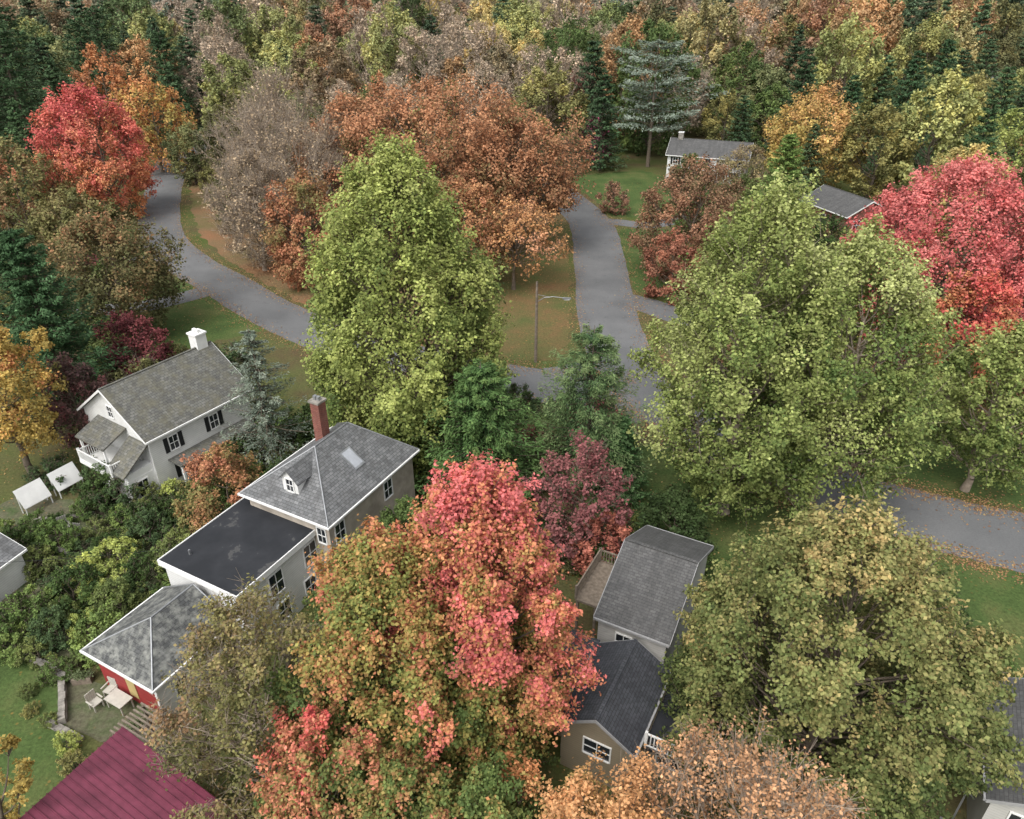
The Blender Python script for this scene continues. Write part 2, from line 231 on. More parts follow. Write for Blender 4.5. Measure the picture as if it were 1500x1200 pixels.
tree('maple_tree',-69.4,150,17,7.0,[OL,YE,OR,(.55,.26,.08)],'golden orange maple beside the road',nb=30,nc=9,nl=34,leaf=.42)
for x,y,h,r in ((-91,145.8,28,7.5),(-94,179,27,7.5),(-107,160,29,8),(-80,187,24,7),(-115,190,29,8),(-100,200,29,8),(-128,178,28,8)):
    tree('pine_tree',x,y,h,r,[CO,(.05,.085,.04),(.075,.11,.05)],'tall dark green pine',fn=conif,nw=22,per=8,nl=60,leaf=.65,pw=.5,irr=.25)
tree('maple_tree',-71,107.4,13.5,6.5,[OLD,OL,(.28,.19,.09),RU],'brown green tree at the lawn edge',nb=30,nc=9,nl=40,leaf=.36)
tree('ash_tree',-60.5,100.5,8.5,5.4,[OLD,OL,(.24,.18,.08)],'low olive brown tree beside the lawn',nb=30,nc=9,nl=40,leaf=.32,s0=.4)
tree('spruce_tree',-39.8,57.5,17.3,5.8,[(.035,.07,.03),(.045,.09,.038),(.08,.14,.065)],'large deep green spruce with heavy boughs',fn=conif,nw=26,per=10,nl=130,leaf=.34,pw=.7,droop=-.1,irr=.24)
tree('maple_tree',-42,73.6,12.9,6.7,[OLD,(.13,.13,.05),(.24,.17,.07),RU],'dark olive maple touched with rust on top',nb=44,nc=11,nl=50,leaf=.27,hg=.4,s0=.4)
tree('maple_tree',-37.2,46.9,14.2,3.4,[OL,YE,(.6,.42,.1),OR],'golden yellow maple beside the white house',nb=34,nc=10,nl=75,leaf=.19,base=.3,s0=.42)
tree('plum_tree',-35.5,62.7,7.2,3.2,[(.1,.03,.035),BU,(.27,.07,.07)],'burgundy leaved small tree by the spruce',nb=24,nc=9,nl=45,leaf=.22,base=.1)
tree('plum_tree',-35.2,51.5,8.0,3.0,[(.08,.045,.045),(.13,.07,.06),BU],'dusky purple brown small tree',nb=24,nc=9,nl=35,leaf=.22,base=.1,twigs=3)
tree('dogwood_tree',-19.6,40.2,7.0,3.0,[G,OL,(.4,.2,.08),(.46,.19,.1)],'rust and green dogwood in front of the white house',nb=30,nc=10,nl=75,leaf=.16,base=.06,hg=.4)
tree('cherry_tree',-11.0,21.0,12.8,3.7,[OLD,OL,(.28,.22,.09),(.3,.18,.09)],'thin olive brown tree with open twiggy crown',nb=44,nc=9,nl=62,leaf=.14,twigs=3,base=.1,up=.5,bark=BARKG,s0=.42)
tree('dogwood_tree',4.3,37.2,9.8,2.9,[BU,(.26,.09,.09),(.38,.14,.13)],'burgundy dogwood with open branches',nb=28,nc=9,nl=40,leaf=.18,twigs=3,base=.15)
tree('dogwood_tree',6.0,35.8,5.0,2.0,[(.3,.08,.06),(.42,.14,.09),SA],'small red dogwood by the grey roofed house',nb=20,nc=9,nl=40,leaf=.17,base=.15)
tree('holly_tree',10.6,37.9,4.9,2.6,[(.025,.04,.02),DG,(.07,.095,.035)],'round dark evergreen on the lawn',nb=34,nc=10,nl=60,leaf=.17,base=.03)
tree('red_maple_tree',42.2,68.6,19.1,9.3,[(.42,.07,.075),(.56,.12,.11),(.62,.17,.15),(.66,.22,.19)],'brilliant pink red maple with broad dome',nb=84,nc=12,nl=75,leaf=.25,s0=.5,hg=.3,base=.12,lump=.04,bs=.23)
tree('red_maple_tree',40.5,59.5,12,4.6,[OL,(.5,.24,.08),(.55,.18,.08),RE],'orange red maple behind the pale green maple',nb=30,nc=10,nl=50,leaf=.26,hg=.5)
tree('cedar_tree',27.7,155,25,11,[(.11,.14,.105),(.165,.2,.155),(.24,.275,.225)],'blue grey atlas cedar with flat layered boughs',fn=conif,nw=7,per=9,nl=200,leaf=.5,pw=.28,droop=.08,flat=.022,irr=.38,wid=.45,base=.3)
tree('plum_tree',17.7,187.5,15.1,6,[BU,(.24,.1,.08),BR],'dull burgundy tree beside the cedar',nb=26,nc=9,nl=30,leaf=.45)
tree('burning_bush',17.0,163,7.6,3.8,[(.28,.05,.12),(.42,.09,.18)],'magenta leaved bush near the white house',cate='bush',nb=20,nc=8,nl=30,leaf=.4,base=.05)
tree('maple_tree',14.1,196,24.5,9.5,[DG,G,(.13,.18,.055)],'rounded deep green tree',nb=34,nc=10,nl=40,leaf=.44)
tree('japanese_maple_tree',23.0,93.5,14.2,7.0,[OLD,(.24,.15,.08),(.32,.16,.09),(.4,.2,.1)],'large russet brown maple beside the driveway',nb=54,nc=11,nl=50,leaf=.26,base=.05,s0=.5,bs=.28,lump=.08)
tree('japanese_maple_tree',19.0,83.6,8.2,3.2,[BR,(.32,.12,.07),(.42,.17,.09)],'drooping rust red maple at the road edge',nb=26,nc=9,nl=46,leaf=.24,base=.04)
tree('dogwood_tree',16.6,121,5.0,2.6,[(.25,.14,.08),(.4,.2,.12)],'small reddish shrub tree on the lawn',nb=18,nc=8,nl=24,leaf=.25,base=.05,twigs=3)
tree('dogwood_tree',42.0,136,8.0,4.4,[OL,(.28,.22,.1),(.36,.25,.13)],'half bare tan brown tree in front of the white house',nb=24,nc=8,nl=20,leaf=.3,base=.05,twigs=4,bark=BARKG)
tree('dogwood_tree',32.0,135.5,6.2,3.2,[DG,G,OL],'leafy green small tree in front of the white house',nb=26,nc=9,nl=36,leaf=.3,base=.05)
tree('cypress_tree',40.6,112.5,14.6,5.2,[G,(.12,.18,.05),(.19,.26,.08)],'fresh green cone shaped conifer',fn=conif,nw=24,per=9,nl=70,leaf=.42,pw=.7)
tree('maple_tree',52.5,134,16.6,8.2,[OL,YE,(.5,.32,.1),(.55,.29,.1)],'yellow orange round maple',nb=46,nc=10,nl=42,leaf=.36,s0=.45,hg=.4)
tree('spruce_tree',72.9,146,23.2,7,[CO,(.05,.095,.045),(.09,.14,.07)],'tall dark spruce behind the gardens',fn=conif,nw=24,per=9,nl=60,leaf=.55)
tree('spruce_tree',64.5,151,18.4,6,[CO,(.05,.095,.045),(.09,.14,.07)],'dark green spruce behind the gardens',fn=conif,nw=22,per=9,nl=60,leaf=.55)
tree('spruce_tree',88,165,24,7.5,[CO,(.05,.095,.045),(.09,.14,.07)],'tall dark spruce behind the gardens',fn=conif,nw=22,per=9,nl=60,leaf=.6)
tree('maple_tree',84,131,14.1,7,[MG,YG,(.42,.44,.13)],'bright yellow green tree',nb=28,nc=9,nl=40,leaf=.38)
tree('maple_tree',65.9,232,27,10.5,[OL,(.5,.28,.14),(.58,.3,.17)],'soft orange tree among green woods',nb=34,nc=9,nl=34,leaf=.55)
tree('maple_tree',100,252,32,9.5,[YG,(.5,.46,.16),YE],'pale yellow tall tree in the woods',nb=34,nc=9,nl=34,leaf=.55)
tree('maple_tree',-20.9,17.6,9.2,1.5,[OL,YE,(.55,.42,.1)],'slim yellow leaved tree beside the lawn',nb=16,nc=8,nl=60,leaf=.13)
# ---------------------------------------------------------------- roads, lawns, ground
def sheet(name,pts,z,mat,jit=0,seed=0):
    g=R(seed); out=[]
    n=len(pts)
    for i in range(n):
        a=np.array(pts[i],float);b=np.array(pts[(i+1)%n],float); k=max(1,int(np.linalg.norm(b-a)/.8)) if jit else 1
        for j in range(k):
            p=a+(b-a)*j/k; out.append((p[0]+g.normal()*jit,p[1]+g.normal()*jit,z))
    me=bpy.data.meshes.new(name); me.from_pydata(out,[],[list(range(len(out)))]); me.materials.append(mat)
    o=link(bpy.data.objects.new(name,me)); o['kind']='structure'; return o
def spline(pts,k=10):
    P=np.array(pts,float); P=np.vstack([2*P[0]-P[1],P,2*P[-1]-P[-2]]); out=[]
    for i in range(1,len(P)-2):
        for j in range(k):
            t=j/k; out.append(.5*((2*P[i])+(P[i+1]-P[i-1])*t+(2*P[i-1]-5*P[i]+4*P[i+1]-P[i+2])*t*t+(3*P[i]-P[i-1]-3*P[i+1]+P[i+2])*t**3))
    out.append(P[-2]); return np.array(out)
road_pts=[]
def road(name,pts,w,z,mat=None,seed=0):
    c=spline(pts); d=nrm(np.gradient(c,axis=0)); n=np.stack([-d[:,1],d[:,0]],1); g=R(seed); w=w*(1+g.normal(size=(len(c),1))*.014)
    L=c+n*w/2;Rr=c-n*w/2; V=np.concatenate([np.c_[L,np.full(len(c),z)],np.c_[Rr,np.full(len(c),z)]]); m=len(c); i=np.arange(m-1)
    me=npmesh(name,V,np.stack([i,i+m,i+m+1,i+1],1)[:,::-1],mat or ASPH)
    o=link(bpy.data.objects.new(name,me)); o['kind']='structure'; road_pts.append((c,float(np.mean(w))/2,n)); return o
g0=bpy.data.meshes.new('ground'); S=3000; g0.from_pydata([(-S,-200,0),(S,-200,0),(S,S,0),(-S,S,0)],[],[(0,1,2,3)]); g0.materials.append(GROUND); go=link(bpy.data.objects.new('ground',g0)); go['kind']='structure'
road('road',[(3.6,150),(8.6,133),(12.4,115.3),(11.9,95),(11.0,77.3),(11.6,66.5),(14.2,58.3),(17.8,52.3),(22.9,46.8),(27.7,43.2),(32,41),(36,39.3),(50,35),(75,31)],7.0,.020)
road('road',[(3.6,150),(-2,163),(-20,178),(-45,186),(-66,180),(-72,165),(-65.8,143),(-59.2,124),(-52.3,108),(-44.5,97),(-36.3,88.6),(-28.5,80.3),(-18,71.5),(-6,65.5),(3,62),(11,60)],6.3,.016,seed=1)
sheet('road',[(0,64.8),(5,66),(9,69),(12,66),(14,58),(11,55),(8,56.2),(0,60)],.012,ASPH,.05)
road('driveway',[(13.5,117),(17,115.8),(22,114.5),(30,120)],3.2,.012); road('driveway',[(13,84),(16.5,81.5),(20,78),(30,72)],4.2,.012)
road('driveway',[(-36,88.5),(-40.5,84),(-45,81),(-52,80)],3.6,.012); road('driveway',[(-46,100.5),(-50,98),(-56,99)],2.6,.012)
LP=[[(-2,66.5),(5.2,67.5),(7,78),(7.6,93),(8.2,112),(2,116),(-5,100),(-4,80)],[(15.6,112.5),(15.4,93),(15.2,86),(24,84),(26,112)],[(9,146),(14.2,130),(16.3,119),(28,118),(38,135),(26,152)],
[(13,52.5),(17,48.2),(22,42.2),(20,37),(8,36),(6,48)],[(27.5,38),(34,36.2),(45,32.6),(60,28),(50,18),(27,26)],[(28,47.5),(37,43.2),(52,38.5),(52,52),(35,56)],
[(-70,120),(-57,112),(-48,99.5),(-58,98)],[(-43,93),(-33,82),(-27,75),(-38,68),(-50,80)],[(-40,31),(-26,29),(-23.4,25.4),(-18.5,21.5),(-20,12),(-40,12)]]
for i,p in enumerate(LP): sheet('lawn',p,.006,DRYL if i==0 else LAWN,.25,i)
sheet('leaf_litter',[(3,148),(8,130),(8.6,116),(2,116),(-5,100),(-4,80),(-2,66),(-16,74),(-26,83),(-33,91),(-40,99),(-47,109),(-54,124),(-61,143),(-66,162),(-60,174),(-40,180),(-20,172),(-5,160)],.003,LITTER,.2,77)
sheet('garden_ground',[(-38,45),(-27,43),(-22,36),(-24,28.8),(-40,31)],.004,BARE,.3,5); sheet('patio',[(-25.5,28.5),(-18.5,26),(-17.3,22.6),(-23.4,24.8)],.010,BARE,.05,6)
def inpoly(x,y,p):
    c=False; j=len(p)-1
    for i in range(len(p)):
        if (p[i][1]>y)!=(p[j][1]>y) and x<(p[j][0]-p[i][0])*(y-p[i][1])/(p[j][1]-p[i][1])+p[i][0]: c=not c
        j=i
    return c
# ---------------------------------------------------------------- buildings
houses=[]
def part(name,par,V,F,mat,label=None,mats=None):
    me=bpy.data.meshes.new(name); me.from_pydata(V,[],F); me.materials.append(mat); uv=me.uv_layers.new(name='UVMap')
    for p in me.polygons:
        n=p.normal; u=Vector((0,0,1)).cross(n); u=u.normalized() if u.length>.05 else Vector((1,0,0)); v=n.cross(u)
        for li in p.loop_indices: co=me.vertices[me.loops[li].vertex_index].co; uv.data[li].uv=(co.dot(u),co.dot(v))
    o=link(bpy.data.objects.new(name,me)); o.parent=par
    if label:o['label']=label
    return o
def boxes(L):
    V=[];F=[]
    for x0,x1,y0,y1,z0,z1 in L:
        b=len(V); V+=[(x0,y0,z0),(x1,y0,z0),(x1,y1,z0),(x0,y1,z0),(x0,y0,z1),(x1,y0,z1),(x1,y1,z1),(x0,y1,z1)]
        F+=[tuple(b+i for i in f) for f in ((3,2,1,0),(4,5,6,7),(0,1,5,4),(1,2,6,5),(2,3,7,6),(3,0,4,7))]
    return V,F
def bx(name,par,L,mat,label=None): return part(name,par,*boxes(L),mat,label)
def multi(name,par,L,mat):
    for b in L: bx(name,par,[b],mat)
def thing(name,x,y,deg,label,cate,rad=0,group=None,z=0):
    e=link(bpy.data.objects.new(name,None)); e.location=(x,y,z); e.rotation_euler=(0,0,math.radians(deg)); e['label']=label; e['category']=cate
    if group:e['group']=group
    if rad: houses.append((x,y,rad))
    return e
def W(face,p,a0,a1,o0,o1,z0,z1):
    s=1 if face[0]=='+' else -1; lo,hi=sorted((p+s*o0,p+s*o1))
    return (lo,hi,a0,a1,z0,z1) if face[1]=='x' else (a0,a1,lo,hi,z0,z1)
def window(par,face,p,a,z,w=.8,h=1.2,sh=0,door=False):
    o=bx('door' if door else 'window',par,[W(face,p,a-w/2,a+w/2,-.02,.02,z,z+h)],GLASS)
    f=.07; L=[W(face,p,a-w/2-f,a-w/2,0,.06,z-f,z+h+f),W(face,p,a+w/2,a+w/2+f,0,.06,z-f,z+h+f),W(face,p,a-w/2,a+w/2,0,.06,z+h,z+h+f),W(face,p,a-w/2,a+w/2,0,.09,z-f,z),W(face,p,a-w/2,a+w/2,.021,.045,z+h*.48,z+h*.48+.05),W(face,p,a-.02,a+.02,.021,.043,z,z+h)]
    bx('frame',o,L,TRIM)
    if sh:
        for s in (-1,1):
            c=a+s*(w/2+f+.2); bx('shutter',o,[W(face,p,c-.17,c+.17,0,.05,z-.05,z+h+.05)],BLACK)
    return o
def gable(par,hw,y0,y1,ze,zr,ov,wm,rm,tm=None):
    tm=tm or TRIM; sl=(zr-ze)/hw; ex=hw+ov; ez=ze-ov*sl; a,b=y0-ov,y1+ov; d=.13
    T=lambda y:[(-ex,y,ez),(0,y,zr),(ex,y,ez),(ex,y,ez-d),(0,y,zr-d),(-ex,y,ez-d)]
    V=T(a)+T(b); F=[(0,6,7,1)[::-1],(1,7,8,2)[::-1],(2,8,9,3)[::-1],(3,9,10,4)[::-1],(4,10,11,5)[::-1],(5,11,6,0)[::-1],(0,1,4,5)[::-1],(1,2,3,4)[::-1],(6,7,10,11),(7,8,9,10)]
    r=part('roof',par,V,F,rm)
    e=.02;V=[(-hw,y0,0),(hw,y0,0),(hw,y0,ze-d-e),(0,y0,zr-d-e),(-hw,y0,ze-d-e)];V+=[(x,y1,z) for x,_,z in V]
    part('wall',par,V,[(0,1,2,3,4),(9,8,7,6,5),(0,5,6,1),(1,6,7,2),(4,9,5,0)],wm)
    multi('gutter',par,[(-ex-.1,-ex-.003,a,b,ez-.16,ez-.03),(ex+.003,ex+.1,a,b,ez-.16,ez-.03)],tm)
    for s in (-1,1): # verge boards
        for yy in ((a-.04,a-.003),(b+.003,b+.04)):
            V=[(s*ex,yy[0],ez-.19),(0,yy[0],zr-.19),(0,yy[0],zr-.005),(s*ex,yy[0],ez-.005)];V+=[(x,yy[1],z) for x,_,z in V]
            F=[(0,1,2,3),(7,6,5,4),(0,4,5,1),(1,5,6,2),(2,6,7,3),(3,7,4,0)]; part('verge_board',par,V,F,tm)
    bx('ridge_cap',par,[(-.09,.09,a,b,zr-.02,zr+.035)],rm)
    return r
def hip(par,x0,x1,y0,y1,z,ra,rb,zr,ov,wm,rm,rx=None):
    cx=(x0+x1)/2 if rx is None else rx; X0,X1,Y0,Y1=x0-ov,x1+ov,y0-ov,y1+ov
    V=[(X0,Y0,z),(X1,Y0,z),(X1,Y1,z),(X0,Y1,z),(cx,ra,zr),(cx,rb,zr),(X0,Y0,z-.15),(X1,Y0,z-.15),(X1,Y1,z-.15),(X0,Y1,z-.15)]
    F=[(0,1,4),(1,2,5,4),(2,3,5),(3,0,4,5),(0,6,7,1),(1,7,8,2),(2,8,9,3),(3,9,6,0),(9,8,7,6)]
    r=part('roof',par,V,F,rm); bx('wall',par,[(x0,x1,y0,y1,0,z-.16)],wm)
    multi('gutter',par,[(X0-.1,X1+.1,Y0-.1,Y0-.003,z-.14,z-.02),(X1+.003,X1+.1,Y0-.003,Y1,z-.14,z-.02),(X0-.1,X0-.003,Y0-.003,Y1,z-.14,z-.02)],TRIM)
    A=[];Bq=[]
    for p,q in ((0,4),(1,4),(2,5),(3,5),(4,5)): A.append(V[p]);Bq.append(V[q])
    vv,qq=segs(A,Bq,.05,.05,6); o=link(bpy.data.objects.new('ridge_cap',npmesh('ridge_cap',vv,qq,METAL))); o.parent=par
    return r
def chim(par,root,x,y,z0,z1,w,mat,pots=0):
    c=bx('chimney',root,[(x-w/2,x+w/2,y-w/2,y+w/2,z0,z1)],mat); bx('cap',c,[(x-w/2-.08,x+w/2+.08,y-w/2-.08,y+w/2+.08,z1+.001,z1+.14)],STONE if mat is BRICK else TRIM)
    if pots: multi('chimney_pot',c,[(x-w*.35,x-w*.05,y-.12,y+.12,z1+.141,z1+.4),(x+w*.05,x+w*.35,y-.12,y+.12,z1+.141,z1+.4)],TRIM if mat is not BRICK else METAL)
def rail(par,x0,x1,y0,y1,z,name='balustrade',mat=None,h=.9):
    L=[]; 
    if abs(x1-x0)>abs(y1-y0):
        L+=[(x0,x1,y0-.04,y0+.04,z+h-.07,z+h),(x0,x1,y0-.03,y0+.03,z+.05,z+.1)]; k=int((x1-x0)/.16)
        for i in range(k+1): xx=x0+(x1-x0)*i/k; L.append((xx-.025,xx+.025,y0-.025,y0+.025,z+.1,z+h-.07))
        L+=[(x-.06,x+.06,y0-.06,y0+.06,z,z+h+.1) for x in (x0-.06,x1+.06)]
    else:
        L+=[(x0-.04,x0+.04,y0,y1,z+h-.07,z+h),(x0-.03,x0+.03,y0,y1,z+.05,z+.1)]; k=int((y1-y0)/.16)
        for i in range(k+1): yy=y0+(y1-y0)*i/k; L.append((x0-.025,x0+.025,yy-.025,yy+.025,z+.1,z+h-.07))
        L+=[(x0-.06,x0+.06,y-.06,y+.06,z,z+h+.1) for y in (y0-.06,y1+.06)]
    return bx(name,par,L,mat or TRIM)
def slab(name,par,x0,x1,y0,y1,za,zb,mat,t=.12):
    V=[(x0,y0,za),(x1,y0,za),(x1,y1,zb),(x0,y1,zb)];V+=[(x,y,z-t) for x,y,z in V]
    return part(name,par,V,[(0,1,2,3),(7,6,5,4),(0,4,5,1),(1,5,6,2),(2,6,7,3),(3,7,4,0)],mat)
# white gabled house, local y along ridge (heading 57 deg)
h=thing('white_house',-27.3,50.7,-33,'white two storey gabled house with slate roof and chimney','house',7)
r=gable(h,4.0,-4.5,4.5,5.3,8.1,.35,SIDW,SLATEM); chim(h,r,-.2,3.9,7.3,9.1,.95,WHITE,1)
for a in (-2.6,1.0): window(h,'+x',4,a,3.2,.7,1.15,1)
for a in (-2.2,1.2): window(h,'+x',4,a,.8,.75,1.3,1)
window(h,'-y',-4.5,0,5.6,.6,.9); window(h,'-y',-4.5,-2.6,3.2,.7,1.1)
bx('porch_roof',h,[(4.0,5.6,-3.4,3.6,2.5,2.64)],SLATEM)
multi('porch_column',h,[(5.35,5.5,y,y+.15,0,2.5) for y in (-3.3,-1,1.2,3.3)],TRIM)
p=bx('balcony',h,[(-1.6,2.6,-7.0,-4.52,2.35,2.6)],WHITE); rail(p,-1.5,2.5,-6.9,-6.9,2.6); rail(p,2.5,2.5,-6.8,-4.7,2.6); rail(p,-1.5,-1.5,-6.8,-4.7,2.6)
bx('porch_wall',h,[(-.2,3.8,-6.6,-4.51,0,2.34)],WHITE); window(h,'-y',-6.6,1.8,.5,1.1,1.5); window(h,'+x',3.8,-5.6,.7,.8,1.3)
slab('porch_roof',h,-2.0,1.6,-6.6,-4.52,4.35,5.2,SLATEM); multi('porch_column',h,[(x,x+.14,-6.5,-6.36,2.6,4.22) for x in (-1.7,1.3)],TRIM)
slab('catslide_roof',h,1.7,3.95,-6.9,-4.52,2.9,4.6,SLATEM); bx('side_wall',h,[(2.9,3.78,-6.55,-4.51,2.341,2.9)],WHITE)
for i,(x,y) in enumerate(((-35.0,43.2),(-33.7,45.3))):
    q=thing('cold_frame',x,y,60,'tilted white glazed panel standing beside the white house','garden frame',group='white glazed panels beside the house')
    slab('panel',q,-1.0,1.0,-.4,.4,.7,2.0,WHITE,.05); multi('leg',q,[(-.95,-.89,.3,.36,0,1.8),(.89,.95,.3,.36,0,1.8),(-.95,-.89,-.36,-.3,0,.7),(.89,.95,-.36,-.3,0,.7)],TRIM)
# slate hip house with flat wing (heading 62)
h=thing('slate_roof_house',-11.7,39.6,-28,'pale house with hipped slate roof, dormer and brick chimney','house',6)
ZR=8.6; r=hip(h,-3.2,3.2,-4.4,4.3,6.0,-1.3,1.9,ZR,.35,STUC,SLATE); chim(h,r,-1.7,1.2,7.0,10.1,.7,BRICK,1)
V=[(-.6,-3.8,6.5),(.6,-3.8,6.5),(.6,-3.8,7.75),(0,-3.8,8.3),(-.6,-3.8,7.75)];V+=[(x,-1.6,z) for x,_,z in V]
d=part('dormer',r,V,[(0,1,2,3,4),(9,8,7,6,5),(0,5,6,1),(1,6,7,2),(4,9,5,0)],WHITE); window(h,'-y',-3.8,0,6.8,.5,.85)
V=[(-.8,-3.97,7.58),(0,-3.97,8.42),(.8,-3.97,7.58),(-.8,-1.3,7.58),(0,-1.3,8.42),(.8,-1.3,7.58)];V+=[(x,y,z-.08) for x,y,z in V]
part('dormer_roof',r,V,[(0,1,4,3),(1,2,5,4),(6,9,10,7),(7,10,11,8),(0,6,7,1),(1,7,8,2),(0,3,9,6),(2,8,11,5)],SLATE)
sx=lambda x:6+(ZR-6)*(3.55-x)/3.55
def onslope(name,xa,xb,ya,yb,u,mat):
    V=[(x,y,sx(x)+u) for x,y in ((xa,ya),(xb,ya),(xb,yb),(xa,yb))];V+=[(x,y,z-.25) for x,y,z in V]
    return part(name,r,V,[(0,1,2,3),(0,4,5,1),(1,5,6,2),(2,6,7,3),(3,7,4,0)],mat)
s_=onslope('skylight',1.1,2.3,-.4,.55,.09,METAL); g_=onslope('glazing',1.2,2.2,-.3,.45,.1,simple('sky_glass',(.38,.4,.43),.25,2,.1,.6)); g_.parent=s_
for a in (-3.5,1.4): window(h,'+x',3.2,a,4.0,.8,1.3)
window(h,'-y',-4.4,2.6,4.2,.6,1.1)
h=thing('flat_roof_wing',-16.0,33.7,-28,'white house wing with flat black rolled roof','building',5)
bx('wall',h,[(-2.9,2.9,-3.3,3.6,0,4.75)],SIDW); r=bx('roof',h,[(-3.05,3.05,-3.45,3.6,4.76,4.95)],FLAT)
bx('fascia',h,[(-3.12,3.12,-3.52,-3.453,4.6,5.0),(3.053,3.12,-3.45,3.6,4.6,5.0),(-3.12,-3.053,-3.45,3.6,4.6,5.0)],TRIM); bx('vent_pipe',r,[(-1.9,-1.8,-2.3,-2.2,4.951,5.3)],METAL)
for a in (-.6,2.3): window(h,'+x',2.9,a,2.7,1.0,1.5)
for a in (-.4,1.9): window(h,'+x',2.9,a,.5,.9,1.3)
h=thing('red_shed',-19.3,28.4,-28,'low red walled building with hipped slate roof','building',4)
r=hip(h,-2.4,2.4,-2.3,2.3,2.9,-.3,2.5,4.7,.35,SIDR,SLATEL,.4); bx('door',h,[(-.2,.5,-2.34,-2.3,.5,2.2)],simple('straw_panel',(.45,.35,.15)))
bx('wall_panel',h,[(2.4,2.45,-2.3,2.3,0,2.7)],WHITE); bx('corner_board',h,[(2.25,2.46,-2.38,-2.303,0,2.7)],TRIM); window(h,'+x',2.45,-1,.8,.7,1.1)
h=thing('barn',-16.9,17.3,-28,'building with maroon standing seam metal roof','building',4.5)
bx('wall',h,[(-2.5,4.5,-3,3.0,0,2.4)],SIDR)
V=[(-2.8,-3.6,4.4),(5.0,-3.6,2.6),(5.0,3.4,2.6),(-2.8,3.4,4.4)]; V+=[(x,y,z-.12) for x,y,z in V]
r=part('roof',h,V,[(0,1,2,3),(7,6,5,4),(0,4,5,1),(1,5,6,2),(2,6,7,3),(3,7,4,0)],MAG)
part('gable_wall',h,[(-2.5,y,z) for y,z in ((-3,2.41),(3,2.41),(3,4.1),(-3,4.1))]+[(4.4,-3,2.41),(4.4,3,2.41)],[(0,1,2,3),(0,4,3),(1,5,2)],SIDR)
V=[];F=[]
for i in range(24):
    y=-3.55+i*.3; b=len(V)
    for x,z in ((-2.82,4.405),(5.02,2.595)):
        V+=[(x,y-.02,z+.003),(x,y+.02,z+.003),(x,y+.015,z+.05),(x,y-.015,z+.05)]
    F+=[tuple(b+k for k in f) for f in ((0,4,5,1)[::-1],(1,5,6,2)[::-1],(2,6,7,3)[::-1],(3,7,4,0)[::-1],(0,1,2,3)[::-1],(4,5,6,7))]
part('roof_seam',r,V,F,MAG)
h=thing('grey_roof_house',8.1,30.6,62,'pale grey house with weathered grey shingle roof','house',5)
gable(h,4.0,-1.85,1.85,5.0,7.0,.2,SIDG,GRSH,DULL); window(h,'-x',-4.0,.4,3.0,.8,1.1)
h=thing('tan_cottage',5.1,24.1,-28,'tan sided wing with dark shingle gable roof','house',4)
gable(h,1.75,-2.5,2.4,3.6,4.75,.22,SIDT,DKSH,DULL); window(h,'-y',-2.5,.1,1.9,1.3,1.0); window(h,'+x',1.75,-1,1.8,.7,1)
slab('side_roof',h,-3.6,-1.95,-1.2,2.8,3.1,3.5,DKSH); bx('side_wall',h,[(-3.5,-1.77,-1.1,2.7,0,2.95)],SIDT)
bx('flat_roof',h,[(2.1,5.2,-1.8,3.2,2.9,3.05)],FLAT); bx('side_wall',h,[(1.77,5.0,-.8,3.0,0,2.89)],SIDT); rail(h,2.2,4.4,-1.7,-1.7,3.05,'deck_railing'); window(h,'-y',-.8,3.2,1,1.2,1.3)
h=thing('wooden_deck',4.9,32.0,-28,'weathered timber deck with railing beside the house','deck',2)
bx('platform',h,[(-.5,.8,-1.8,1.8,3.2,3.35)],WOOD); rail(h,-.5,-.5,-1.7,1.7,3.35,'railing',WOOD); rail(h,-.4,.8,1.8,1.8,3.35,'railing',WOOD); multi('post',h,[(x,x+.14,y,y+.14,0,3.19) for x in (-.5,.6) for y in (-1.7,1.6)],WOOD)
h=thing('grey_house',25.0,19.3,-28,'grey sided house with dark shingle roof and balcony','house',5)
gable(h,3.6,-2.6,4,3.9,5.6,.3,SIDG,GRSH,DULL); window(h,'-y',-2.6,-2.4,1.9,.8,1.3); window(h,'-x',-3.6,.5,1.4,.8,1.2)
bx('balcony',h,[(-4.8,-3.62,-1.6,2.4,2.4,2.52)],WOOD); rail(h,-4.8,-4.8,-1.5,2.3,2.52,'railing',METAL)
bx('air_conditioner',h,[(-4.9,-4.1,-3,-2.3,0,.8)],METAL)
d=thing('satellite_dish',20.3,19.6,200,'grey satellite dish on a short pole','dish')
g=[];F=[]
for i in range(5):
    for j in range(16): a=j*math.pi/8; rr=.1*i+.005; g.append((rr*math.cos(a),.5*rr*rr-.1,3+rr*math.sin(a)))
for i in range(4):
    for j in range(16): F.append((i*16+j,i*16+(j+1)%16,(i+1)*16+(j+1)%16,(i+1)*16+j))
part('dish',d,g,F,METAL); bx('pole',d,[(-.03,.03,-.06,.0,0,2.9)],METAL); bx('feed_arm',d,[(-.015,.015,-.1,.35,2.6,2.63)],METAL)
h=thing('white_cottage',-34.7,34.3,-20,'small white house with grey roof behind hedges','house',4)
gable(h,2.6,-2.6,2.6,2.5,3.5,.25,SIDW,SLATE); window(h,'+x',2.6,-1.2,1.1,.8,1.1); window(h,'-y',-2.6,1.4,1.1,.8,1.1)
h=thing('brick_house',51,113,20,'low red brick house with grey shingle roof','house',7)
gable(h,4,-5,5,3.6,5.4,.3,BRICK,GRSH); window(h,'-y',-5,-2,1.3,1.2,1.3); window(h,'-x',-4,0,1.3,1.2,1.3)
h=thing('colonial_house',37.5,146,70,'white two storey house behind garden trees','house',9)
r=gable(h,4.2,-7.5,7,4.8,6.9,.4,SIDW,GRSH); chim(h,r,0,5.5,6,7.9,.9,STONE)
for y in (-5.5,-3,0,3,5.5):
    window(h,'-x',-4.2,y,3.0,.9,1.2,1)
    window(h,'-x',-4.2,y,.8,.9,1.3,1)
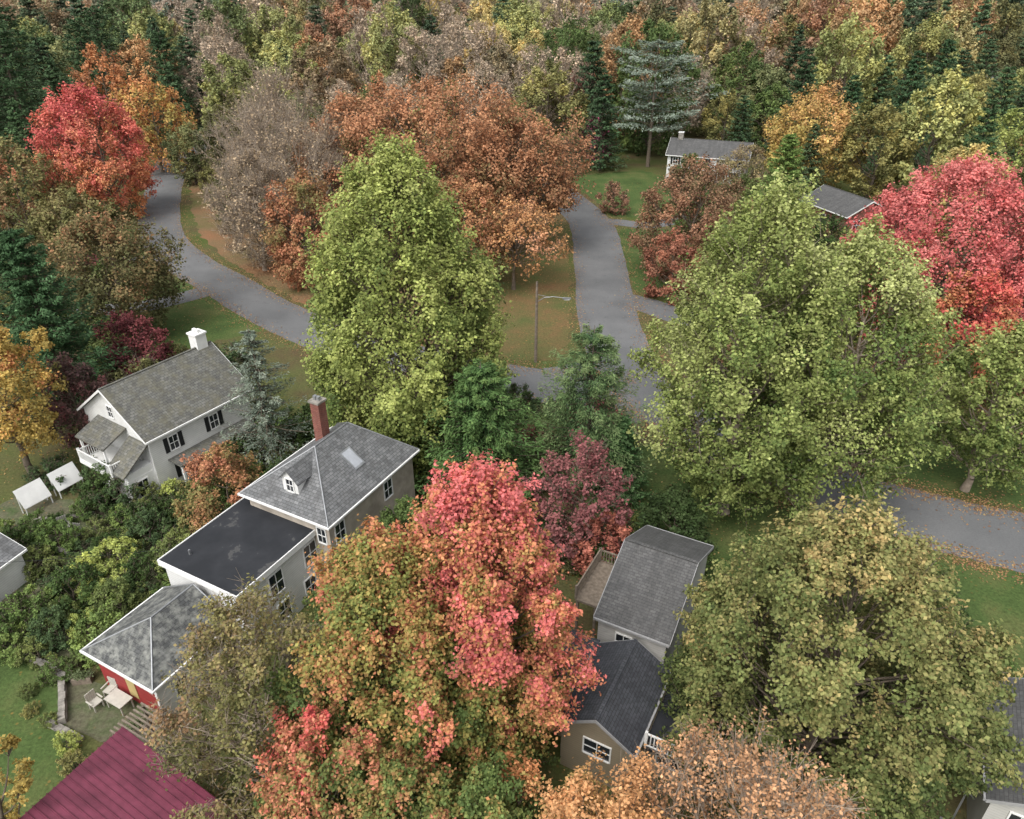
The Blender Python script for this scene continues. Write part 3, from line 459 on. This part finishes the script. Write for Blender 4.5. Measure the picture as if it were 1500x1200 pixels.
for x,y,a,l in ((139,233,40,'white gabled house among yellow trees'),(10,255,60,'white house among dense autumn trees'),(-60,300,30,'pale house roof among distant trees'),(120,300,70,'white house among distant woods'),(-125,250,60,'grey roofed house behind tall pines')):
    h=thing('white_house',x,y,a,l,'house',9,'distant houses among the trees'); gable(h,5,-7,7,6,10,.4,WHITE,SLATE); window(h,'-x',-5,-3,3.5,1.2,1.6); window(h,'-x',-5,3,3.5,1.2,1.6); window(h,'-y',-7,0,3.5,1.2,1.6)
# ---------------------------------------------------------------- furniture
l=thing('street_lamp',2.4,67,0,'wooden pole street lamp with curved metal arm','street lamp')
def tube(name,par,pts,rs,mat,k=10):
    P=np.array(pts,float); V,Q=segs(P[:-1],P[1:],np.array(rs[:-1]),np.array(rs[1:]),k); me=npmesh(name,V,Q,mat); o=link(bpy.data.objects.new(name,me)); o.parent=par; return o
tube('pole',l,[(0,0,0),(0,0,4),(0,0,8.6)],[.17,.14,.11],WOOD); tube('arm',l,[(0,0,6.5),(.7,-.1,7.0),(1.6,-.2,7.15),(2.6,-.3,7.05)],[.035]*4,METAL,6); tube('brace',l,[(0,0,7.3),(1.2,-.15,7.1)],[.02,.02],METAL,5)
V,F=boxes([(2.5,3.3,-.42,-.16,6.93,7.05)]); V=[(x,(y+.29)*(.6 if x>3 else 1)-.29,z+(.02 if z>7 and x<3 else 0)) for x,y,z in V]; a=part('lamp_head',l,V,F,METAL); bx('lens',a,[(2.65,3.15,-.38,-.2,6.86,6.929)],TRIM)
t=thing('patio_table',-21.0,26.0,-28,'rectangular pale resin patio table','table'); bx('top',t,[(-.65,.65,-.4,.4,.7,.75)],PLAST); multi('leg',t,[(x,x+.06,y,y+.06,0,.699) for x in (-.6,.54) for y in (-.35,.29)],PLAST)
for x,y,a in ((-22.3,26.0,60),(-21.9,26.8,-20)):
    c=thing('patio_chair',x,y,a,'pale high backed resin chair on the patio','chair',group='chairs around the patio table')
    bx('seat',c,[(-.27,.27,-.25,.27,.4,.45)],PLAST); bx('backrest',c,[(-.27+.11*i,-.18+.11*i,.27,.31,.4,1.05) for i in range(5)],PLAST); multi('leg',c,[(x0,x0+.06,y0,y0+.06,0,.399) for x0 in (-.27,.21) for y0 in (-.25,.2)],PLAST); multi('armrest',c,[(-.34,-.271,-.25,.27,.62,.66),(.271,.34,-.25,.27,.62,.66)],PLAST)
GWOOD=simple('silvered_wood',(.3,.29,.26),.8,4,.2)
for x,y,a in ((-31.6,40.6,40),(-30.4,39.8,-10)):
    c=thing('garden_chair',x,y,a,'grey wooden garden chair among flower beds','chair',group='garden chairs in the flower beds')
    bx('seat',c,[(-.3,.3,-.3,.3,.35,.4)],GWOOD); bx('backrest',c,[(-.3+.125*i,-.2+.125*i,.3,.34,.3,1.1) for i in range(5)],GWOOD); multi('leg',c,[(x0,x0+.08,y0,y0+.08,0,.349) for x0 in (-.3,.22) for y0 in (-.3,.2)],GWOOD); multi('armrest',c,[(-.42,-.301,-.35,.3,.55,.59),(.301,.42,-.35,.3,.55,.59)],GWOOD)
def stonewall(x,y,deg,L,hh,lab,seed):
    w=thing('stone_wall',x,y,deg,lab,'wall'); g=R(seed); B=[]; 
    for row in range(max(1,int(hh/.22))):
        xx=-L/2
        while xx<L/2: d=g.uniform(.3,.6); B.append((xx,min(xx+d-.02,L/2),-.18+g.uniform(-.03,.03),.18+g.uniform(-.03,.03),row*.22,row*.22+.21)); xx+=d
    bx('masonry',w,B,STONE)
stonewall(-24.4,26.5,-62,3.5,.6,'low rough stone wall beside the patio',1); stonewall(-23.3,24.5,-25,2.6,.4,'short stone edging at the lawn',2); stonewall(-30.5,38.3,-20,5,.4,'curved stone edging of the flower bed',3); stonewall(-32.4,42,10,4,.4,'stone edging beside garden path',4); stonewall(-26.3,28.6,-25,4,.4,'low stone step at the top of the lawn',6)
for x,y,a,l in ((-23.9,27.7,10,'wooden planter box beside the patio'),(-19.5,24.6,30,'small wooden planter box by the pergola')):
    b=thing('planter_box',x,y,a,l,'planter'); bx('box',b,[(-.5,.5,-.25,.25,0,.4)],WOOD); V,Q=leaves(R(4).normal(size=(700,3))*[.24,.13,.1]+[0,0,.5],nrm(R(5).normal(size=(700,3))+[0,0,1]),.11,.7,R(6)); o=link(bpy.data.objects.new('foliage',npmesh('foliage',V,Q,LEAF,np.tile([.16,.2,.09],(700,1))))); o.parent=b
p=thing('pergola',-17.7,22.9,-28,'weathered timber pergola between roof and patio','pergola'); bx('slats',p,[(-1.6,1.6,-.9+.22*i,-.82+.22*i,2.3,2.4) for i in range(9)],WOOD); multi('post',p,[(x,x+.12,y,y+.12,0,2.29) for x in (-1.5,1.38) for y in (-.9,.8)],WOOD)
c=thing('power_cable',0,0,0,'thin black overhead service cable crossing the garden','cable')
P=[(-34+t*17.5,29+t*6,7.2-3.2*t-1.6*t*(1-t)) for t in np.linspace(0,1,20)]; tube('wire',c,P,[.014]*20,BLACK,4)
# ---------------------------------------------------------------- shrubs, scattered woods
RP=[(c,w) for c,w,n in road_pts]
def clear_road(x,y,m):
    for c,w in RP:
        if np.min(np.hypot(c[:,0]-x,c[:,1]-y))<w+m+(.6 if w<2.5 else 0): return False
    return True
def inview(x,y,m=8): return abs(x)<.71*(y*.86+17)+m and y>6
g=R(11)
shm=[broad(900+i,2.2,1.4,[(.5,.55,.5),(1,1,1),(1.4,1.3,1.1)],base=.02,nb=18,nc=8,nl=40,leaf=.11,twigs=(0,1,2,0)[i%4]) for i in range(6)]
ST=[DG,G,(.1,.13,.04),MG,OLD,(.055,.09,.035),OL,(.2,.1,.06),(.14,.17,.05),BU,YG]
ST=[tuple(c*1.3 for c in q) for q in ST]
SL=['dark green shrub in the garden','leafy green shrub in the garden','olive green bush beside the trees','bright green shrub between the trees','dull olive shrub between the trees','dense dark evergreen shrub by the house','olive yellow shrub under the trees','rust brown bush under the trees','mid green garden bush by the hedge','burgundy leaved bush under the trees','yellow green shrub among darker ones']
shr=[]
def shrub_ok(x,y,r,lim=.62,lawn=True):
    if not clear_road(x,y,r*.8+.3) or any(math.hypot(x-a,y-b)<q*.82+r*.5 for a,b,q in houses) or (lawn and any(inpoly(x,y,p) for p in LP)): return False
    return all(math.hypot(x-a,y-b)>(r+q)*lim for a,b,q in shr)
n=0
def scat(x0,x1,y0,y1,tries,sc0,sc1,ti=None,lim=.62):
    global n
    for _ in range(tries):
        x=g.uniform(x0,x1);y=g.uniform(y0,y1);s=g.uniform(sc0,sc1)
        if n>=280 or not inview(x,y,2) or math.hypot(x+31,y-40.2)<1.5 or math.hypot(x+34.3,y-43.0)<2.6 or math.hypot(x+33.3,y-45)<1.8 or math.hypot(x+31,y-34)<1.6 or (math.hypot(x+21.5,y-25.6)<3.0) or not shrub_ok(x,y,1.3*s,lim): continue
        shr.append((x,y,1.3*s)); k=(ti or [0,1,2,5,0,1,8,4])[g.randint(0,8 if ti is None else len(ti))]; n+=1
        put('shrub',(x,y,0),shm[g.randint(6)],SL[k],'bush','shrubs growing between houses and trees',g.uniform(0,6),(s,s,s*g.uniform(.7,1.2)),ST[k])
for x,y,s,k in ((-24.6,28.6,.5,2),(-25.4,27.9,.6,1),(-27.2,29.2,.7,8),(-22.6,23.6,.45,10),(-24.2,25.0,.35,8),(-28.8,29.8,.8,3),(-21.6,22.4,.5,6),(-31,30.4,.9,1),(-26.4,26.8,.35,2),(-25.6,25.6,.3,6)):
    shr.append((x,y,1.3*s)); n+=1; put('shrub',(x,y,0),shm[n%6],SL[k],'bush','shrubs growing between houses and trees',n*1.3,(s,s,s),ST[k])
scat(-36,-19,28,46,500,.5,1.3,[0,1,5,8,1,3,0,5,2,10],.5); scat(-24,-14,40,56,50,.8,1.5); scat(-12,12,26,40,60,.8,1.4); scat(-12,8,46,58,60,.9,1.6,[0,5,2,1,9]); scat(10,30,24,40,50,.8,1.3)
scat(-60,-26,52,90,90,1,2.,[0,2,4,6,7,1,5,9]); scat(20,60,48,110,110,1.2,2.3,[0,2,4,6,7,1,10]); scat(-90,40,105,150,80,1.3,2.5,[0,2,4,6,7,1,10])
nv=6
bm=[broad(500+i,18,6.6,[(.45,.5,.45),(1,1,1),(1.35,1.2,1.0)],base=.12,shape=('round','spread','full','vase','round','spread')[i],nb=40,nc=9,nl=40,leaf=.42,sn=(.25,.12,.12),lump=.12,bs=.3) for i in range(nv)]
tm=[broad(600+i,18,6.4,[(.7,.7,.7),(1,1,1),(1.2,1.15,1.1)],base=.12,nb=28,nc=8,nl=16,leaf=.38,twigs=5,bark=BARKG,tw=2.0,up=.6) for i in range(2)]
cm=[conif(700+i,20,5.2,[(.5,.5,.5),(1,1,1),(1.5,1.5,1.4)],nw=20,per=8,nl=50,leaf=.6,pw=(.6,.85)[i%2]) for i in range(3)]
TT=[(G,'green leafy tree in autumn woods'),(OL,'olive green tree in autumn woods'),(OLD,'dull dark green tree in woods'),((.15,.19,.06),'fresh green tree in autumn woods'),((.34,.18,.1),'rust coloured tree in autumn woods'),((.28,.2,.11),'brown tree in autumn woods'),((.44,.36,.13),'yellow tree in autumn woods'),((.42,.25,.11),'orange tree in autumn woods'),((.28,.30,.1),'yellow green tree in woods'),((.24,.2,.12),'grey brown tree in autumn woods'),((.36,.31,.13),'golden olive tree in autumn woods'),((.2,.22,.09),'muted green tree in autumn woods'),((.11,.16,.05),'green leafy tree in autumn woods'),((.33,.34,.12),'pale yellow green tree in woods')]
pos=list(trees); cnt=0
def ok_tree(x,y,r):
    if not clear_road(x,y,r*.55) or any(math.hypot(x-a,y-b)<q+r*.7 for a,b,q in houses): return False
    if any(inpoly(x,y,p) for p in LP): return False
    return all(math.hypot(x-a,y-b)>(r+q)*.58 for a,b,q in pos)
for _ in range(14000):
    y=58+(330-58)*g.uniform()**.85; x=g.uniform(-270,270); s=g.uniform(.7,1.25)
    if not inview(x,y,6) or cnt>=290: continue
    if y<105 and (-46<x<24 ): continue
    if 82<y<112 and 36<x<62 or 100<y<141 and 26<x<45: continue
    if y<150 and 12<x<34: s*=.45
    if s<.28: continue
    if 108<y<150 and -64<x<10: s*=.75
    if y<120: s*=.75
    if y>165: s*=1+.42*min(1,(y-165)/120)
    if -62<x<-45 and 80<y<125: continue
    if not ok_tree(x,y,6.2*s): continue
    pos.append((x,y,6.2*s)); cnt+=1; u=g.uniform(); left=x<-.38*y; right=x>.35*y
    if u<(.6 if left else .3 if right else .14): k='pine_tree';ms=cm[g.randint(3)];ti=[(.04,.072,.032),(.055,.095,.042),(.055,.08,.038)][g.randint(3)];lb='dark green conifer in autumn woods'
    elif u<.30 and not left and not right: k='bare_tree';ms=tm[g.randint(2)];ti=(.42,.32,.22);lb='nearly bare brown tree in woods'
    else: k='deciduous_tree';ms=bm[g.randint(nv)];ti,lb=TT[g.randint(len(TT))]
    m=g.uniform(1.0,1.35); hz=.13*max(0,min(1,(y-120)/200)); ti=tuple(c*m*(1-hz)+.3*hz for c in ti)  # aerial haze painted into the tint, paler grey with distance
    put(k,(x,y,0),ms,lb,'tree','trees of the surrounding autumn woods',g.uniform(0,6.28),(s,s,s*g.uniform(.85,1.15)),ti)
# far woodland, one mass
fv=[]
for i in range(5):
    q=broad(800+i,20,8,[(.6,.6,.6),(1,1,1),(1.3,1.2,1.1)],base=.1,nb=24,nc=8,nl=9,leaf=.95,lump=.15)[1]
    a=np.empty(len(q.vertices)*3,np.float32); q.vertices.foreach_get('co',a); cc=np.empty(len(q.polygons)*4,np.float32); q.attributes['col'].data.foreach_get('color',cc); fv.append((a.reshape(-1,3),cc.reshape(-1,4)[:,:3]))
Vs=[];Cs=[]
for _ in range(1000):
    y=325+(1250-325)*g.uniform()**1.5; x=g.uniform(-1,1)*(.72*(y*.86+17)+20)
    a,c=fv[g.randint(5)]; s=g.uniform(.9,1.4)*(1+(y-290)/900); zs=g.uniform(1.1,1.45); t=g.uniform(0,6.28)
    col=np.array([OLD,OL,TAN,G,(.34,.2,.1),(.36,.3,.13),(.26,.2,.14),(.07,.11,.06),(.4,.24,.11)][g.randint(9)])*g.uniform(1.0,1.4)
    hz=min(.5,(y-290)/1200+.2); c2=c*col*(1-hz)+np.array([.30,.31,.31])*hz  # distance haze mixed into the leaf colour, no real atmosphere
    w=a*[s,s,zs]; w=np.stack([w[:,0]*math.cos(t)-w[:,1]*math.sin(t)+x,w[:,0]*math.sin(t)+w[:,1]*math.cos(t)+y,w[:,2]],1); Vs.append(w);Cs.append(c2)
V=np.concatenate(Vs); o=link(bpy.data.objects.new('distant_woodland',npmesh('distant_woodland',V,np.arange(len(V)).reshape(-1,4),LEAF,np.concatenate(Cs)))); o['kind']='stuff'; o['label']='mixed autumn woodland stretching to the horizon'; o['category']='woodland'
# fallen leaves
P=[]
for c,w,nn in road_pts:
    k=260 if w>2.5 else 30
    for s in (-1,1):
        m=R(5).randint(0,len(c),len(c)*k//5); off=w+g.normal(size=len(m))*.45+.1; P.append(c[m]+nn[m]*(s*off)[:,None]+g.normal(size=(len(m),2))*.6)
for x,y,q in trees:
    if y<125: m=int(60+q*24); a=g.uniform(0,6.28,m); rr=q*np.sqrt(g.uniform(0,1.6,m)); P.append(np.c_[x+rr*np.cos(a),y+rr*np.sin(a)])
P=np.concatenate(P); n3=len(P); P=np.c_[P,g.uniform(.03,.06,n3)]; V,Q=leaves(P,nrm(np.array([0,0,1.])+g.normal(size=(n3,3))*.25),.14,.8,g)
o=link(bpy.data.objects.new('fallen_leaves',npmesh('fallen_leaves',V,Q,LEAF,rampc([(.16,.09,.05),(.3,.16,.08),(.42,.22,.09),(.46,.33,.12)],g.uniform(0,1,n3))))); o['kind']='stuff'; o['label']='scattered fallen autumn leaves along roads and lawns'; o['category']='leaves'
# ---------------------------------------------------------------- light, sky, camera
w=bpy.data.worlds.new('World'); sc.world=w; w.use_nodes=True; nt=w.node_tree; bg=nt.nodes['Background']; sky=nt.nodes.new('ShaderNodeTexSky'); sky.sky_type='NISHITA'; sky.sun_disc=False
EL,AZ=math.radians(55),math.radians(-150)
sky.sun_elevation=EL; sky.sun_rotation=AZ; sky.dust_density=4; sky.ozone_density=.6
hs=nt.nodes.new('ShaderNodeHueSaturation'); hs.inputs['Saturation'].default_value=.18; hs.inputs['Value'].default_value=1.7; nt.links.new(sky.outputs[0],hs.inputs['Color']); nt.links.new(hs.outputs[0],bg.inputs[0]); bg.inputs[1].default_value=.15
sd=bpy.data.lights.new('sun','SUN'); sd.energy=1.2; sd.angle=math.radians(30); sd.color=(1,.96,.9); so=link(bpy.data.objects.new('sun',sd))
d=Vector((math.sin(AZ)*math.cos(EL),math.cos(AZ)*math.cos(EL),math.sin(EL))); so.rotation_euler=d.to_track_quat('Z','Y').to_euler()
cd=bpy.data.cameras.new('camera'); cd.lens=25.92; cd.sensor_width=36; cd.clip_end=5000; cd.clip_start=.5; co=link(bpy.data.objects.new('camera',cd)); co.location=(0,0,34); co.rotation_euler=(math.radians(59.4),0,0); sc.camera=co
sc.view_settings.view_transform='Standard'; sc.view_settings.look='None'; sc.view_settings.exposure=0
